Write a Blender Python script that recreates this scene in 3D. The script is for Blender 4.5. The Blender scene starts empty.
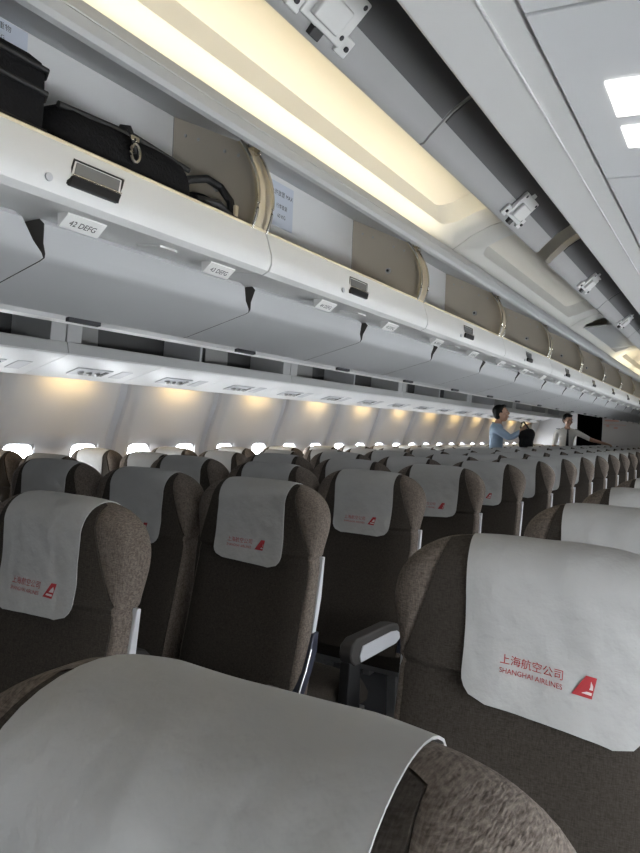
import bpy, bmesh, math, random
from mathutils import Vector, Matrix, noise
random.seed(7)
S = bpy.context.scene
COL = S.collection
PI = math.pi

# ------------------------------------------------------------------ materials
def mat(name, col, rough=.6, metal=0., bump=None, var=None, emit=None, estr=0., spec=.5, sheen=0.):
    m = bpy.data.materials.new(name); m.use_nodes = True
    nt = m.node_tree; b = nt.nodes['Principled BSDF']
    b.inputs['Base Color'].default_value = (*col, 1)
    b.inputs['Roughness'].default_value = rough
    b.inputs['Metallic'].default_value = metal
    b.inputs['Specular IOR Level'].default_value = spec
    if sheen: b.inputs['Sheen Weight'].default_value = sheen
    if emit:
        b.inputs['Emission Color'].default_value = (*emit, 1); b.inputs['Emission Strength'].default_value = estr
    tc = nt.nodes.new('ShaderNodeTexCoord')
    if var:                                   # (scale, amount): soft colour mottling
        n = nt.nodes.new('ShaderNodeTexNoise'); n.inputs['Scale'].default_value = var[0]; n.inputs['Detail'].default_value = 5
        nt.links.new(tc.outputs['Object'], n.inputs['Vector'])
        r = nt.nodes.new('ShaderNodeMapRange'); r.inputs['To Min'].default_value = 1-var[1]; r.inputs['To Max'].default_value = 1+var[1]
        r.inputs['From Min'].default_value = .3; r.inputs['From Max'].default_value = .7
        nt.links.new(n.outputs['Fac'], r.inputs['Value'])
        x = nt.nodes.new('ShaderNodeMix'); x.data_type = 'RGBA'; x.blend_type = 'MULTIPLY'; x.inputs['Factor'].default_value = 1
        x.inputs['A'].default_value = (*col, 1); nt.links.new(r.outputs['Result'], x.inputs['B'])
        nt.links.new(x.outputs['Result'], b.inputs['Base Color'])
    if bump:                                  # (scale, strength)
        n = nt.nodes.new('ShaderNodeTexNoise'); n.inputs['Scale'].default_value = bump[0]; n.inputs['Detail'].default_value = 4
        nt.links.new(tc.outputs['Object'], n.inputs['Vector'])
        bp = nt.nodes.new('ShaderNodeBump'); bp.inputs['Strength'].default_value = bump[1]; bp.inputs['Distance'].default_value = .01
        nt.links.new(n.outputs['Fac'], bp.inputs['Height']); nt.links.new(bp.outputs['Normal'], b.inputs['Normal'])
    return m

def tweed(name, c1, c2):
    m = bpy.data.materials.new(name); m.use_nodes = True
    nt = m.node_tree; b = nt.nodes['Principled BSDF']
    b.inputs['Roughness'].default_value = .95; b.inputs['Specular IOR Level'].default_value = .15
    tc = nt.nodes.new('ShaderNodeTexCoord')
    waves = []
    for rot, sc in (((0, 0, 0), (620, 170, 110)), ((0, 0, 0), (110, 170, 700))):
        mp = nt.nodes.new('ShaderNodeMapping'); mp.inputs['Scale'].default_value = sc
        nt.links.new(tc.outputs['Object'], mp.inputs['Vector'])
        n = nt.nodes.new('ShaderNodeTexNoise'); n.inputs['Scale'].default_value = 1; n.inputs['Detail'].default_value = 3
        nt.links.new(mp.outputs['Vector'], n.inputs['Vector']); waves.append(n)
    ad = nt.nodes.new('ShaderNodeMath'); ad.operation = 'ADD'
    nt.links.new(waves[0].outputs['Fac'], ad.inputs[0]); nt.links.new(waves[1].outputs['Fac'], ad.inputs[1])
    cr = nt.nodes.new('ShaderNodeMapRange'); cr.inputs['From Min'].default_value = .72; cr.inputs['From Max'].default_value = 1.28
    nt.links.new(ad.outputs[0], cr.inputs['Value'])
    x = nt.nodes.new('ShaderNodeMix'); x.data_type = 'RGBA'
    x.inputs['A'].default_value = (*c1, 1); x.inputs['B'].default_value = (*c2, 1)
    nt.links.new(cr.outputs['Result'], x.inputs['Factor']); nt.links.new(x.outputs['Result'], b.inputs['Base Color'])
    bp = nt.nodes.new('ShaderNodeBump'); bp.inputs['Strength'].default_value = .35; bp.inputs['Distance'].default_value = .003
    nt.links.new(ad.outputs[0], bp.inputs['Height']); nt.links.new(bp.outputs['Normal'], b.inputs['Normal'])
    return m

M = dict(
    tweed=tweed('brown_tweed', (.075, .061, .051), (.205, .172, .148)),
    dark=tweed('dark_seat_back_cloth', (.030, .025, .021), (.062, .053, .045)),
    cloth=mat('white_cover_cloth', (.43, .43, .425), .9, bump=(26, .5), var=(9, .04), spec=.1),
    red=mat('red_print', (.36, .028, .034), .8),
    pink=mat('faded_red_sign', (.42, .20, .18), .7),
    redl=mat('pale_print', (.62, .55, .54), .8),
    plast=mat('grey_white_plastic', (.56, .57, .60), .45),
    navy=mat('dark_blue_plastic', (.022, .026, .045), .45),
    black=mat('black_plastic', (.015, .015, .016), .5),
    armpad=mat('dark_armrest_pad', (.040, .036, .034), .7),
    glassy=mat('grey_glossy_latch', (.20, .205, .21), .18),
    metal=mat('brushed_metal', (.55, .55, .55), .35, .9),
    chrome=mat('chrome', (.75, .73, .68), .18, 1.),
    white=mat('white_bin_panel', (.78, .78, .78), .38, var=(2, .012)),
    lip=mat('white_bin_lip', (.82, .82, .81), .4),
    grey=mat('grey_bin_panel', (.52, .53, .54), .5, var=(2.5, .02)),
    pod=mat('grey_underside_panel', (.56, .57, .58), .5, var=(2.5, .02)),
    gapshade=mat('shaded_panel_end', (.075, .070, .065), .7),  # shade of the gaps put into the colour of the panel ends
    strip=mat('grey_strip', (.40, .41, .42), .5),
    tan=mat('tan_bin_side', (.58, .52, .43), .5, var=(3, .03)),
    taned=mat('tan_edge_band', (.56, .48, .34), .4),
    glint_tab=mat('cream_glint_and_tab', (.80, .70, .50), .5),  # cove light reflected on the lip as colour; also the bag's brass tab
    ceil=mat('ceiling_panel', (.78, .74, .66), .6, var=(2, .02)),
    ceilg=mat('ceiling_frame', (.74, .73, .69), .55),
    door=mat('bin_door_inner_face', (.40, .40, .40), .5, var=(4, .03)),
    doorshade=mat('door_hollow_shade', (.075, .075, .078), .5),  # shade inside the raised door, put into a dark colour
    latch=mat('white_latch_plastic', (.76, .76, .75), .4),
    wall=mat('sidewall_panel', (.74, .74, .76), .5, var=(2, .02)),
    rib=mat('sidewall_rib', (.68, .69, .73), .5),
    psu=mat('service_panel_white', (.80, .81, .82), .4),
    floor=mat('dark_carpet', (.030, .030, .034), .95, bump=(300, .3)),
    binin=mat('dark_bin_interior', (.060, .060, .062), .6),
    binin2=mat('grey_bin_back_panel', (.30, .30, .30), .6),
    pane=mat('daylit_window_pane', (.9, .9, .9), .3, emit=(.93, .97, 1.), estr=30.),
    pane_r=mat('daylit_right_window_pane', (.9, .9, .9), .3, emit=(.93, .97, 1.), estr=28.),
    tube=mat('warm_cove_tube', (.9, .85, .7), .5, emit=(1., .86, .58), estr=15.),
    tubeoff=mat('unlit_cove_tube', (.8, .8, .78), .3),
    lens=mat('glowing_light_patch', (.9, .9, .9), .3, emit=(1., .98, .94), estr=3.),  # glow stands for patches of light on the right panel, no lamp there
    wash=mat('warm_wash_lens', (.9, .85, .7), .4, emit=(1., .68, .27), estr=16.),
    bag=mat('black_bag_cloth', (.006, .006, .007), .85, bump=(120, .3), spec=.25),
    strap=mat('black_strap', (.014, .014, .015), .6),
    bulk=mat('bulkhead_laminate', (.34, .33, .32), .5, var=(2, .03)),
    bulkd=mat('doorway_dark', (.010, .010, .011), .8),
    placard=mat('white_placard', (.85, .85, .83), .4),
    ink=mat('dark_ink', (.03, .03, .035), .7),
    blueink=mat('grey_blue_label', (.62, .66, .74), .5),
    skin=mat('skin', (.36, .21, .145), .5),
    hair=mat('black_hair', (.005, .005, .005), .6, spec=.2),
    bshirt=mat('light_blue_shirt', (.27, .36, .47), .85, var=(14, .06)),
    wshirt=mat('white_shirt', (.72, .71, .68), .85),
    trouser=mat('dark_trousers', (.02, .021, .027), .8),
)

# ------------------------------------------------------------------ helpers
class MB:
    """collects shapes, builds ONE mesh object"""
    def __init__(s): s.v = []; s.f = []; s.mi = []
    def add(s, vs, fs, mi=0):
        o = len(s.v); s.v += [tuple(p) for p in vs]; s.f += [tuple(i+o for i in f) for f in fs]; s.mi += [mi]*len(fs); return s
    def box(s, a, b, mi=0, mtx=None):
        x0, y0, z0 = a; x1, y1, z1 = b
        vs = [(x, y, z) for z in (z0, z1) for y in (y0, y1) for x in (x0, x1)]
        if mtx: vs = [mtx @ Vector(p) for p in vs]
        return s.add(vs, [(0, 2, 3, 1), (4, 5, 7, 6), (0, 1, 5, 4), (2, 6, 7, 3), (0, 4, 6, 2), (1, 3, 7, 5)], mi)
    def prism(s, prof, y0, y1, mi=0, axis='y'):
        """closed profile (x,z) extruded along y (or (x,y) along z, or (y,z) along x)"""
        n = len(prof)
        P = {'y': lambda p, t: (p[0], t, p[1]), 'z': lambda p, t: (p[0], p[1], t), 'x': lambda p, t: (t, p[0], p[1])}[axis]
        vs = [P(p, y0) for p in prof]+[P(p, y1) for p in prof]
        fs = [(i, (i+1) % n, n+(i+1) % n, n+i) for i in range(n)]+[tuple(range(n))[::-1], tuple(range(n, 2*n))]
        return s.add(vs, fs, mi)
    def tube(s, pts, r, seg=8, mi=0, cap=True):
        pts = [Vector(p) for p in pts]; rings = []
        rr = r if isinstance(r, (list, tuple)) else [r]*len(pts)
        up = Vector((0, 0, 1))
        for i, p in enumerate(pts):
            t = (pts[min(i+1, len(pts)-1)]-pts[max(i-1, 0)]).normalized()
            u = t.cross(up)
            if u.length < .1: u = t.cross(Vector((1, 0, 0)))
            u.normalize(); w = u.cross(t)
            rings.append([p+(u*math.cos(k*2*PI/seg)+w*math.sin(k*2*PI/seg))*rr[i] for k in range(seg)])
        vs = [q for ring in rings for q in ring]; fs = []
        for i in range(len(pts)-1):
            for k in range(seg):
                fs.append((i*seg+k, i*seg+(k+1) % seg, (i+1)*seg+(k+1) % seg, (i+1)*seg+k))
        if cap: fs += [tuple(range(seg))[::-1], tuple((len(pts)-1)*seg+k for k in range(seg))]
        return s.add(vs, fs, mi)
    def ellipsoid(s, c, r, mi=0, nu=16, nv=10, mtx=None):
        vs = []; fs = []
        for j in range(nv+1):
            a = -PI/2+PI*j/nv
            for i in range(nu):
                b = 2*PI*i/nu
                p = Vector((r[0]*math.cos(a)*math.cos(b), r[1]*math.cos(a)*math.sin(b), r[2]*math.sin(a)))
                if mtx: p = mtx @ p
                vs.append(tuple(p+Vector(c)))
        for j in range(nv):
            for i in range(nu):
                fs.append((j*nu+i, j*nu+(i+1) % nu, (j+1)*nu+(i+1) % nu, (j+1)*nu+i))
        return s.add(vs, fs, mi)
    def grid(s, fn, nu, nv, thick=None, mi=0):
        """fn(i,j)->(point, normal) ; sheet with thickness"""
        A = []; B = []
        for j in range(nv+1):
            for i in range(nu+1):
                p, n = fn(i, j); A.append(Vector(p)); B.append(Vector(p)-Vector(n)*(thick or 0))
        w = nu+1; fs = []; N = len(A)
        for j in range(nv):
            for i in range(nu):
                q = (j*w+i, j*w+i+1, (j+1)*w+i+1, (j+1)*w+i); fs.append(q)
                if thick: fs.append(tuple(k+N for k in q[::-1]))
        if thick:
            bd = [i for i in range(nu)]+[j*w+nu for j in range(nv)]+[nv*w+nu-i for i in range(nu)]+[(nv-j)*w for j in range(nv)]
            for k in range(len(bd)):
                a, b = bd[k], bd[(k+1) % len(bd)]; fs.append((b, a, a+N, b+N))
        return s.add(A+(B if thick else []), fs, mi)
    def build(s, name, mats, parent=None, smooth=False, bevel=0., seg=2, angle=40, recalc=True):
        me = bpy.data.meshes.new(name); me.from_pydata(s.v, [], s.f); me.validate()
        if recalc:
            bm = bmesh.new(); bm.from_mesh(me); bmesh.ops.remove_doubles(bm, verts=bm.verts, dist=1e-6)
            bmesh.ops.recalc_face_normals(bm, faces=bm.faces); bm.to_mesh(me); bm.free()
        for m in (mats if isinstance(mats, (list, tuple)) else [mats]): me.materials.append(M[m] if isinstance(m, str) else m)
        if len(s.mi) == len(me.polygons):
            for p, k in zip(me.polygons, s.mi): p.material_index = k
        o = bpy.data.objects.new(name, me); COL.objects.link(o)
        if parent: o.parent = parent
        if smooth or bevel:
            for p in me.polygons: p.use_smooth = True
            me.set_sharp_from_angle(angle=math.radians(angle)) if not bevel else None
        if bevel:
            b = o.modifiers.new('bevel', 'BEVEL'); b.width = bevel; b.segments = seg; b.limit_method = 'ANGLE'; b.angle_limit = math.radians(35); b.harden_normals = True
        return o

def tag(o, label=None, cat=None, group=None, kind=None):
    if label: o['label'] = label
    if cat: o['category'] = cat
    if group: o['group'] = group
    if kind: o['kind'] = kind
    return o
def empty(name, loc=(0, 0, 0), rz=0., **k):
    o = bpy.data.objects.new(name, None); COL.objects.link(o); o.location = loc; o.rotation_euler = (0, 0, rz); o.empty_display_size = .1
    return tag(o, **k)
def kids(o): return list(o.children)
def copy_tree(o, parent=None):
    ch = kids(o)
    c = o.copy(); COL.objects.link(c); c.parent = parent
    for k in ch: copy_tree(k, c)
    return c
ORD = ['nearest', 'second', 'third', 'fourth', 'fifth', 'sixth', 'seventh', 'eighth', 'ninth', 'tenth', 'eleventh', 'twelfth', 'thirteenth',
       'fourteenth', 'fifteenth', 'sixteenth', 'seventeenth', 'eighteenth', 'nineteenth', 'twentieth', 'twenty-first', 'twenty-second', 'twenty-third', 'twenty-fourth']
def text_mesh(body, size, align='LEFT', bold=0.):
    """returns verts(x,y) & faces of a string"""
    cu = bpy.data.curves.new('t', 'FONT'); cu.body = body; cu.size = size; cu.align_x = align; cu.resolution_u = 3; cu.offset = bold
    o = bpy.data.objects.new('t', cu); COL.objects.link(o)
    bpy.context.view_layer.update()
    me = o.evaluated_get(bpy.context.evaluated_depsgraph_get()).to_mesh()
    vs = [tuple(v.co) for v in me.vertices]; fs = [tuple(p.vertices) for p in me.polygons]
    o.evaluated_get(bpy.context.evaluated_depsgraph_get()).to_mesh_clear()
    bpy.data.objects.remove(o); bpy.data.curves.remove(cu)
    return vs, fs

# ------------------------------------------------------------------ camera
F = 700.; CX, CY = 320., 426.5; CAM = Vector((1.9, 0, 1.34))
l = Vector((738-CX, -(442-CY), F)).normalized(); rho = math.radians(2.5)
h = Vector((math.cos(rho), -math.sin(rho), 0))
v = l.cross(h).normalized(); v = -v if v.y < 0 else v
r = v.cross(l); r = -r if r.x < 0 else r
# camera-space axes (x right, y up, looking along -z) written in the cabin's frame
ax = lambda i: Vector((r[i], l[i], v[i]))
Xc, Yc, Zc = ax(0), ax(1), -ax(2)
cam = bpy.data.cameras.new('camera'); co = bpy.data.objects.new('camera', cam); COL.objects.link(co)
m4 = Matrix(((Xc.x, Yc.x, Zc.x, CAM.x), (Xc.y, Yc.y, Zc.y, CAM.y), (Xc.z, Yc.z, Zc.z, CAM.z), (0, 0, 0, 1)))
co.matrix_world = m4
cam.sensor_fit = 'HORIZONTAL'; cam.sensor_width = 36; cam.lens = 36*F/640; cam.clip_start = .02
S.camera = co
def project(p):
    d = Vector(p)-CAM; z = -d.dot(Zc)
    return (CX+F*d.dot(Xc)/z, CY-F*d.dot(Yc)/z, z) if z > .01 else (-1e4, -1e4, z)

# ------------------------------------------------------------------ setting
Y0, Y1 = -2.2, 17.0
b = MB(); b.box((-2.45, Y0, -.08), (2.45, 20, 0)); tag(b.build('floor', 'floor'), kind='structure')

# sidewalls: curved profile, window openings cut as a grid
def wall_x(z):   # inner face half-width
    P = ((0, 2.33), (.3, 2.35), (.62, 2.375), (1.0, 2.37), (1.15, 2.35), (1.3, 2.295), (1.45, 2.235), (1.55, 2.205), (1.64, 2.20), (2.1, 2.19))
    for (a, xa), (c, xc) in zip(P, P[1:]):
        if z <= c: return xa+(xc-xa)*(z-a)/(c-a)
    return P[-1][1]
WZ0, WZ1, WW = .755, 1.115, .125
RIB0, PITCH = 3.92, 1.13
k0 = -5
def build_wall(side):
    sx = -1 if side == 'left' else 1
    mb = MB()
    zs = [0, .15, .3, .5, .65, WZ0, .85, .95, 1.05, WZ1, 1.2, 1.3, 1.375, 1.45, 1.52, 1.60, 1.66]
    ys = []   # (y, depth offset, rib?)
    for k in range(k0, 12):
        c = RIB0+PITCH*k; m_ = c+PITCH/2
        ys += [(c-.070, .03), (c-.050, .06), (c+.050, .06), (c+.070, .03), (c+.105, .006), (c+.145, 0)]
        for w in (m_-.2825, m_+.2825): ys += [(w-WW, 0), (w+WW, 0)]
        ys += [(m_+PITCH/2-.145, 0), (m_+PITCH/2-.105, .006)]
    ys = sorted(set((round(a, 4), d) for a, d in ys))
    nz = len(zs)
    vs = []
    for (y, d) in ys:
        for z in zs: vs.append((sx*(wall_x(z)+d), y, z))
    fs = []; mi = []
    for i in range(len(ys)-1):
        ya, yb = ys[i][0], ys[i+1][0]; ym = (ya+yb)/2
        inwin = any(abs(ym-(RIB0+PITCH*k+PITCH/2+s*.2825)) < WW-.01 for k in range(k0, 12) for s in (-1, 1))
        rib = ys[i][1] > .02 and ys[i+1][1] > .02
        for j in range(nz-1):
            if inwin and WZ0-.01 < (zs[j]+zs[j+1])/2 < WZ1: continue
            q = (i*nz+j, i*nz+j+1, (i+1)*nz+j+1, (i+1)*nz+j)
            fs.append(q if sx < 0 else q[::-1]); mi.append(1 if rib else 0)
    mb.v = vs; mb.f = fs; mb.mi = mi
    o = mb.build('wall_'+side, ['wall', 'rib'], smooth=True, angle=35, recalc=False)
    sol = o.modifiers.new('solid', 'SOLIDIFY'); sol.thickness = .02; sol.offset = -1
    tag(o, kind='structure'); return o
build_wall('left'); build_wall('right')

def rrect(w, h, rr, n=6):
    pts = []
    for cx, cz, a0 in ((w-rr, h-rr, 0), (-w+rr, h-rr, 90), (-w+rr, -h+rr, 180), (w-rr, -h+rr, 270)):
        for k in range(n+1):
            a = math.radians(a0+90*k/n); pts.append((cx+rr*math.cos(a), cz+rr*math.sin(a)))
    return pts
nwin = 0
for side, sx in (('left', -1), ('right', 1)):
    for k in range(k0, 12):
        for s in (-1, 1):
            yc = RIB0+PITCH*k+PITCH/2+s*.2825
            if side == 'left' and yc < 2.3: continue
            if side == 'right' and not -1.6 < yc < 10: continue
            nwin += 1
            zc, hh = (WZ0+WZ1)/2, (WZ1-WZ0)/2
            # frame: funnel from wall opening (rounded) back to the pane, plus a rim on the cabin side
            mb = MB(); rings = []
            for (w_, h_, rr_, dx) in ((WW+.022, hh+.022, .075, -.006), (WW+.012, hh+.012, .07, -.012), (WW-.004, hh-.004, .065, -.010), (WW-.012, hh-.012, .06, .012), (WW-.02, hh-.02, .055, .055), (WW-.005, hh-.005, .06, .06), (WW+.022, hh+.022, .075, .03)):
                rings.append([(sx*(wall_x(zc+q[1])+dx), yc+q[0], zc+q[1]) for q in rrect(w_, h_, rr_)])
            n = len(rings[0]); vs = [p for rg in rings for p in rg]; fs = []
            R = len(rings)
            for a in range(R):
                for i in range(n):
                    fs.append((a*n+i, a*n+(i+1) % n, ((a+1) % R)*n+(i+1) % n, ((a+1) % R)*n+i))
            mb.add(vs, fs); w = mb.build('window_%d' % nwin, 'wall', smooth=True, angle=50)
            tag(w, kind='structure')
            mb = MB(); pr = rrect(WW-.012, hh-.012, .06)
            mb.prism([(yc+p[0], zc+p[1]) for p in pr], sx*2.425, sx*2.428, axis='x')
            lit = side == 'left' or yc > -1.6
            mb.build('pane' if lit else 'shade', ('pane' if side == 'left' else 'pane_r') if lit else 'wall', w)

# aisle ceiling: curved sheet between centre bins and right bins, framed trays
CP = [(.40, 2.27), (.48, 2.325), (.55, 2.376), (.63, 2.425), (.75, 2.475), (.95, 2.520), (1.2, 2.53), (1.5, 2.45), (1.75, 2.27), (2.05, 2.05), (2.2, 1.7), (2.25, 1.9), (2.15, 2.15), (1.8, 2.38), (1.5, 2.53), (1.2, 2.58), (.8, 2.55), (.40, 2.34)]
mb = MB(); mb.prism(CP, Y0, 17.0); tag(mb.build('ceiling', 'ceil', smooth=True, angle=30), kind='structure')
mb = MB(); mb.prism([(-x, z) for x, z in CP], Y0, 17.0); tag(mb.build('ceiling_left', 'ceil', smooth=True, angle=30), kind='structure')
def ceil_pt(x, y, drop):
    T = CP[:10]
    for (a, za), (c, zc) in zip(T, T[1:]):
        if x <= c:
            n = Vector((zc-za, -(c-a))).normalized(); z = za+(zc-za)*(x-a)/(c-a)
            return (x+n.x*drop, y, z+n.y*drop)
trim_n = 0
def tray(y0, y1, h0, h1):
    """frame sheet hung under the ceiling with one rounded opening"""
    global trim_n; trim_n += 1
    x0, x1, xa, xb = .52, 1.45, .580, 1.22
    cy, cx = (h0+h1)/2, (xa+xb)/2
    rings = []
    for (w_, l_, rr_, dr) in ((None, None, .002, .09), ((xb-xa)/2+.004, (h1-h0)/2+.004, .105, .09), ((xb-xa)/2-.008, (h1-h0)/2-.008, .10, .084), ((xb-xa)/2-.032, (h1-h0)/2-.045, .085, .0)):
        if w_ is None: pts = [((x1+x0)/2+p[0], (y0+y1)/2+p[1]) for p in rrect((x1-x0)/2, (y1-y0)/2, .002)]
        else: pts = [(cx+p[0], cy+p[1]) for p in rrect(w_, l_, rr_)]
        # extra points along the short sides so the sheet follows the ceiling's curve
        full = []
        for a, b_ in zip(pts, pts[1:]+pts[:1]):
            full.append(a)
            full += [(a[0]+(b_[0]-a[0])*k/6, a[1]+(b_[1]-a[1])*k/6) for k in range(1, 6)] if (Vector(a)-Vector(b_)).length > .2 or w_ is None and False else []
        rings.append((pts, dr))
    # resample: every ring gets the corner points plus 6 in-between points on each straight side
    vs = []; n = None
    for pts, dr in rings:
        full = []
        m = len(pts)
        for q in range(4):
            c7 = pts[q*7:(q+1)*7]; full += c7
            a, b_ = c7[-1], pts[((q+1)*7) % m]
            full += [(a[0]+(b_[0]-a[0])*k/8, a[1]+(b_[1]-a[1])*k/8) for k in range(1, 8)]
        n = len(full); vs += [ceil_pt(p[0], p[1], dr) for p in full]
    R = len(rings)
    fs = [(a*n+k, a*n+(k+1) % n, (a+1)*n+(k+1) % n, (a+1)*n+k) for a in range(R-1) for k in range(n)]
    o = len(vs); vs += [(p[0], p[1], p[2]+.045) for p in vs[:n]]
    fs += [(k, (k+1) % n, o+(k+1) % n, o+k) for k in range(n)]
    tag(MB().add(vs, fs).build('trim_%d' % trim_n, 'ceilg', smooth=True, angle=30), kind='structure')
for a in ((-1.9, 3.49, -1.7, 3.27), (3.50, 6.42, 3.74, 6.20), (6.43, 9.0, 6.68, 8.85), (9.01, 11.6, 9.2, 11.4), (11.61, 14.1, 11.8, 13.9), (14.11, 16.4, 14.3, 16.2)): tray(*a)
# rim along the cove and rail (two long trims)
trim_n += 1
mb = MB(); mb.prism([(.640, 2.200), (.70, 2.165), (.752, 2.155), (.765, 2.148), (.772, 2.12), (.770, 2.118), (.775, 2.113), (.773, 2.090), (.765, 2.080), (.750, 2.078), (.745, 2.10), (.735, 2.140), (.70, 2.148), (.63, 2.185)], Y0, 16.25)
tag(mb.build('trim_%d' % trim_n, 'grey', smooth=True, angle=25), kind='structure')

# ------------------------------------------------------------------ cove lamps (behind the rail, washing the aisle ceiling)
def cove(y0, y1, lit, label):
    t = empty('cove_lamp', (.712, (y0+y1)/2, 2.170), label=label, cat='lamp', group='cove lamps above the middle bins')
    hl = (y1-y0)/2
    MB().tube([(0, -hl, 0), (0, hl, 0)], .011, 10).build('tube', 'tube' if lit else 'tubeoff', t, smooth=True)
    for s in (-1, 1):
        MB().box((-.013, s*hl-.012, -.012), (.013, s*hl+.012, .010)).build('lamp_holder', 'latch', t, bevel=.002)
cove(-2.0, .6, True, 'lit warm tube lamp behind the rail above the bag-filled bin')
cove(.68, 3.2, True, 'lit warm tube lamp behind the rail, ending at the first ceiling frame')
cove(8.9, 10.4, True, 'lit warm tube lamp behind the rail far along the ceiling')
cove(10.7, 12.7, True, 'second farthest lit warm tube lamp behind the rail')
cove(13.2, 15.2, True, 'farthest lit warm tube lamp behind the rail')

# hanging access panel in the ceiling, past the second frame
t = empty('ceiling_access_panel', (.80, 7.65, 2.355), label='grey flat ceiling panel hanging below the third tray', cat='ceiling panel')
MB().prism([(-.20, -.02), (.24, .015), (.24, .03), (-.20, -.005)], -.80, .80).build('panel', 'grey', t, bevel=.006)
for yy in (-.6, .6): MB().tube([(0, yy, .03), (0, yy, .13)], .008, 8).build('hanger', 'metal', t, smooth=True)

# ------------------------------------------------------------------ centre overhead bins
SEAM0, BL = .448, 1.133
def arc_profile(n=14):
    """front edge of a divider, from lip up to the rail"""
    p0, p1, p2 = Vector((.750, 1.862)), Vector((.806, 1.975)), Vector((.700, 2.105))
    return [((1-t)**2*p0+2*t*(1-t)*p1+t*t*p2) for t in [i/n for i in range(n+1)]]
SHELF = [(.742, 1.862), (.752, 1.862), (.760, 1.845), (.776, 1.795), (.776, 1.772), (.768, 1.755), (.748, 1.746), (.72, 1.752), (.545, 1.775), (.0, 1.775), (.0, 1.80), (.70, 1.80), (.722, 1.806), (.734, 1.825)]
def mirror_x(vs): return [(-x, z) for x, z in vs][::-1]
def center_bin(i, ya, yb, label):
    t = empty('overhead_bin', (0, ya, 1.80), label=label, cat='overhead bin', group='open bins above the middle seats')
    L = yb-ya; g = .0035
    Z = lambda pr: [(x, z-1.80) for x, z in pr]
    sh = MB().prism(Z(SHELF), g, L-g).build('shelf', 'lip', t, smooth=True, angle=28)
    MB().prism(Z(mirror_x(SHELF)), g, L-g).build('far_shelf', 'lip', t, smooth=True, angle=28)
    MB().prism(Z([(.7405, 1.8622), (.7535, 1.8622), (.7565, 1.8655), (.7530, 1.8690), (.742, 1.869), (.739, 1.866)]), g, L-g).build('cove_glint', 'glint_tab', t, smooth=True)  # cream strip stands for cove light reflected along the lip
    # interior: back panel + sloping roof
    MB().prism(Z([(.405, 1.80), (.42, 1.80), (.42, 2.236), (.405, 2.236)]), .0, L-.03).build('back_panel', 'white', t, bevel=.002)
    MB().prism(Z([(.40, 2.245), (.42, 2.236), (.735, 2.104), (.745, 2.112), (.70, 2.145), (.40, 2.275)]), 0, L).build('bin_roof', 'grey', t, smooth=True, angle=30)
    # divider at the far end with curved front edge
    arc = [(p.x, p.y) for p in arc_profile()]
    d = MB().prism(Z([(.42, 1.80), (.74, 1.80)]+arc+[(.42, 2.236)]), L-.03, L-.008).build('divider', 'tan', t, bevel=.002)
    band = []
    outer = arc; inner = [(x-.012, z) for x, z in arc]
    MB().prism(Z(outer+inner[::-1]), L-.062, L+.004).build('edge_band', 'taned', d, smooth=True, angle=40)
    for yy in (L-.062, L+.004):
        MB().tube([(x+.001, yy, z-1.80) for x, z in arc], .0045, 8).build('metal_edging', 'chrome', d, smooth=True)
    # bolt on the divider side, small fixings at the top
    MB().tube([(.60, L-.037, .20), (.60, L-.028, .20)], [.012, .014], 10).build('bolt', 'metal', d, smooth=True)
    MB().tube([(.60, L-.040, .20), (.60, L-.036, .20)], .006, 8).build('bolt_core', 'ink', d, smooth=True)
    for (x, z) in ((.47, 2.17), (.52, 2.15), (.62, 2.10), (.67, 2.08)):
        MB().tube([(x, L-.033, z-1.8), (x, L-.029, z-1.8)], .005, 6).build('rivet', 'metal', d, smooth=True)
    # latch hinge fitting at the head of the divider
    MB().box((.715, L-.05, .286), (.752, L-.018, .300)).box((.722, L-.03, .27), (.745, L-.024, .30)).build('hinge_fitting', 'chrome', d, bevel=.002)
    # latch recess on the lip
    yc = .972-.448
    c = MB()
    def lipx(z): return .760+(.776-.760)*(1.845-z)/.05 if z > 1.795 else .776
    fr = []; SH = .45          # the recess is a parallelogram, its foot nearer the camera
    def lq(z, dx): return (lipx(z)+dx, SH*(z-1.81), z-1.8)
    for (w_, zt, zb, dx) in ((.066, 1.838, 1.778, .002), (.062, 1.836, 1.780, .003), (.059, 1.833, 1.783, -.004)):
        a_, b_ = lq(zt, dx), lq(zb, dx)
        fr.append([(a_[0], yc+a_[1]-w_, a_[2]), (a_[0], yc+a_[1]+w_, a_[2]), (b_[0], yc+b_[1]+w_, b_[2]), (b_[0], yc+b_[1]-w_, b_[2])])
    vs = [p for q in fr for p in q]; fs = [(a*4+k, a*4+(k+1) % 4, (a+1)*4+(k+1) % 4, (a+1)*4+k) for a in range(2) for k in range(4)]
    c.add(vs, fs+[(8, 9, 10, 11)])
    la = c.build('latch_recess', 'black', t, recalc=True)
    def strip_bar(mb, za, zb, w_, t0, t1):
        vs = []
        for (z, tt) in ((za, t0), (za, t1), (zb, t1), (zb, t0)):
            p = lq(z, tt)
            vs += [(p[0], yc+p[1]-w_, p[2]), (p[0], yc+p[1]+w_, p[2])]
        return mb.add(vs, [(0, 2, 3, 1), (2, 4, 5, 3), (4, 6, 7, 5), (6, 0, 1, 7), (0, 6, 4, 2), (1, 3, 5, 7)])
    strip_bar(MB(), 1.832, 1.803, .056, -.003, .002).build('latch_glass', 'glassy', la, bevel=.001)
    strip_bar(MB(), 1.802, 1.799, .062, .000, .007).build('latch_rim', 'chrome', la, bevel=.0008)
    strip_bar(MB(), 1.798, 1.776, .062, -.002, .008).build('latch_lever', 'black', la, bevel=.003)
    MB().tube([(.777, yc-.12, -.022), (.781, yc-.12, -.022)], .008, 10).build('lock_cap', 'plast', t, smooth=True)
    return t
bins = []
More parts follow.
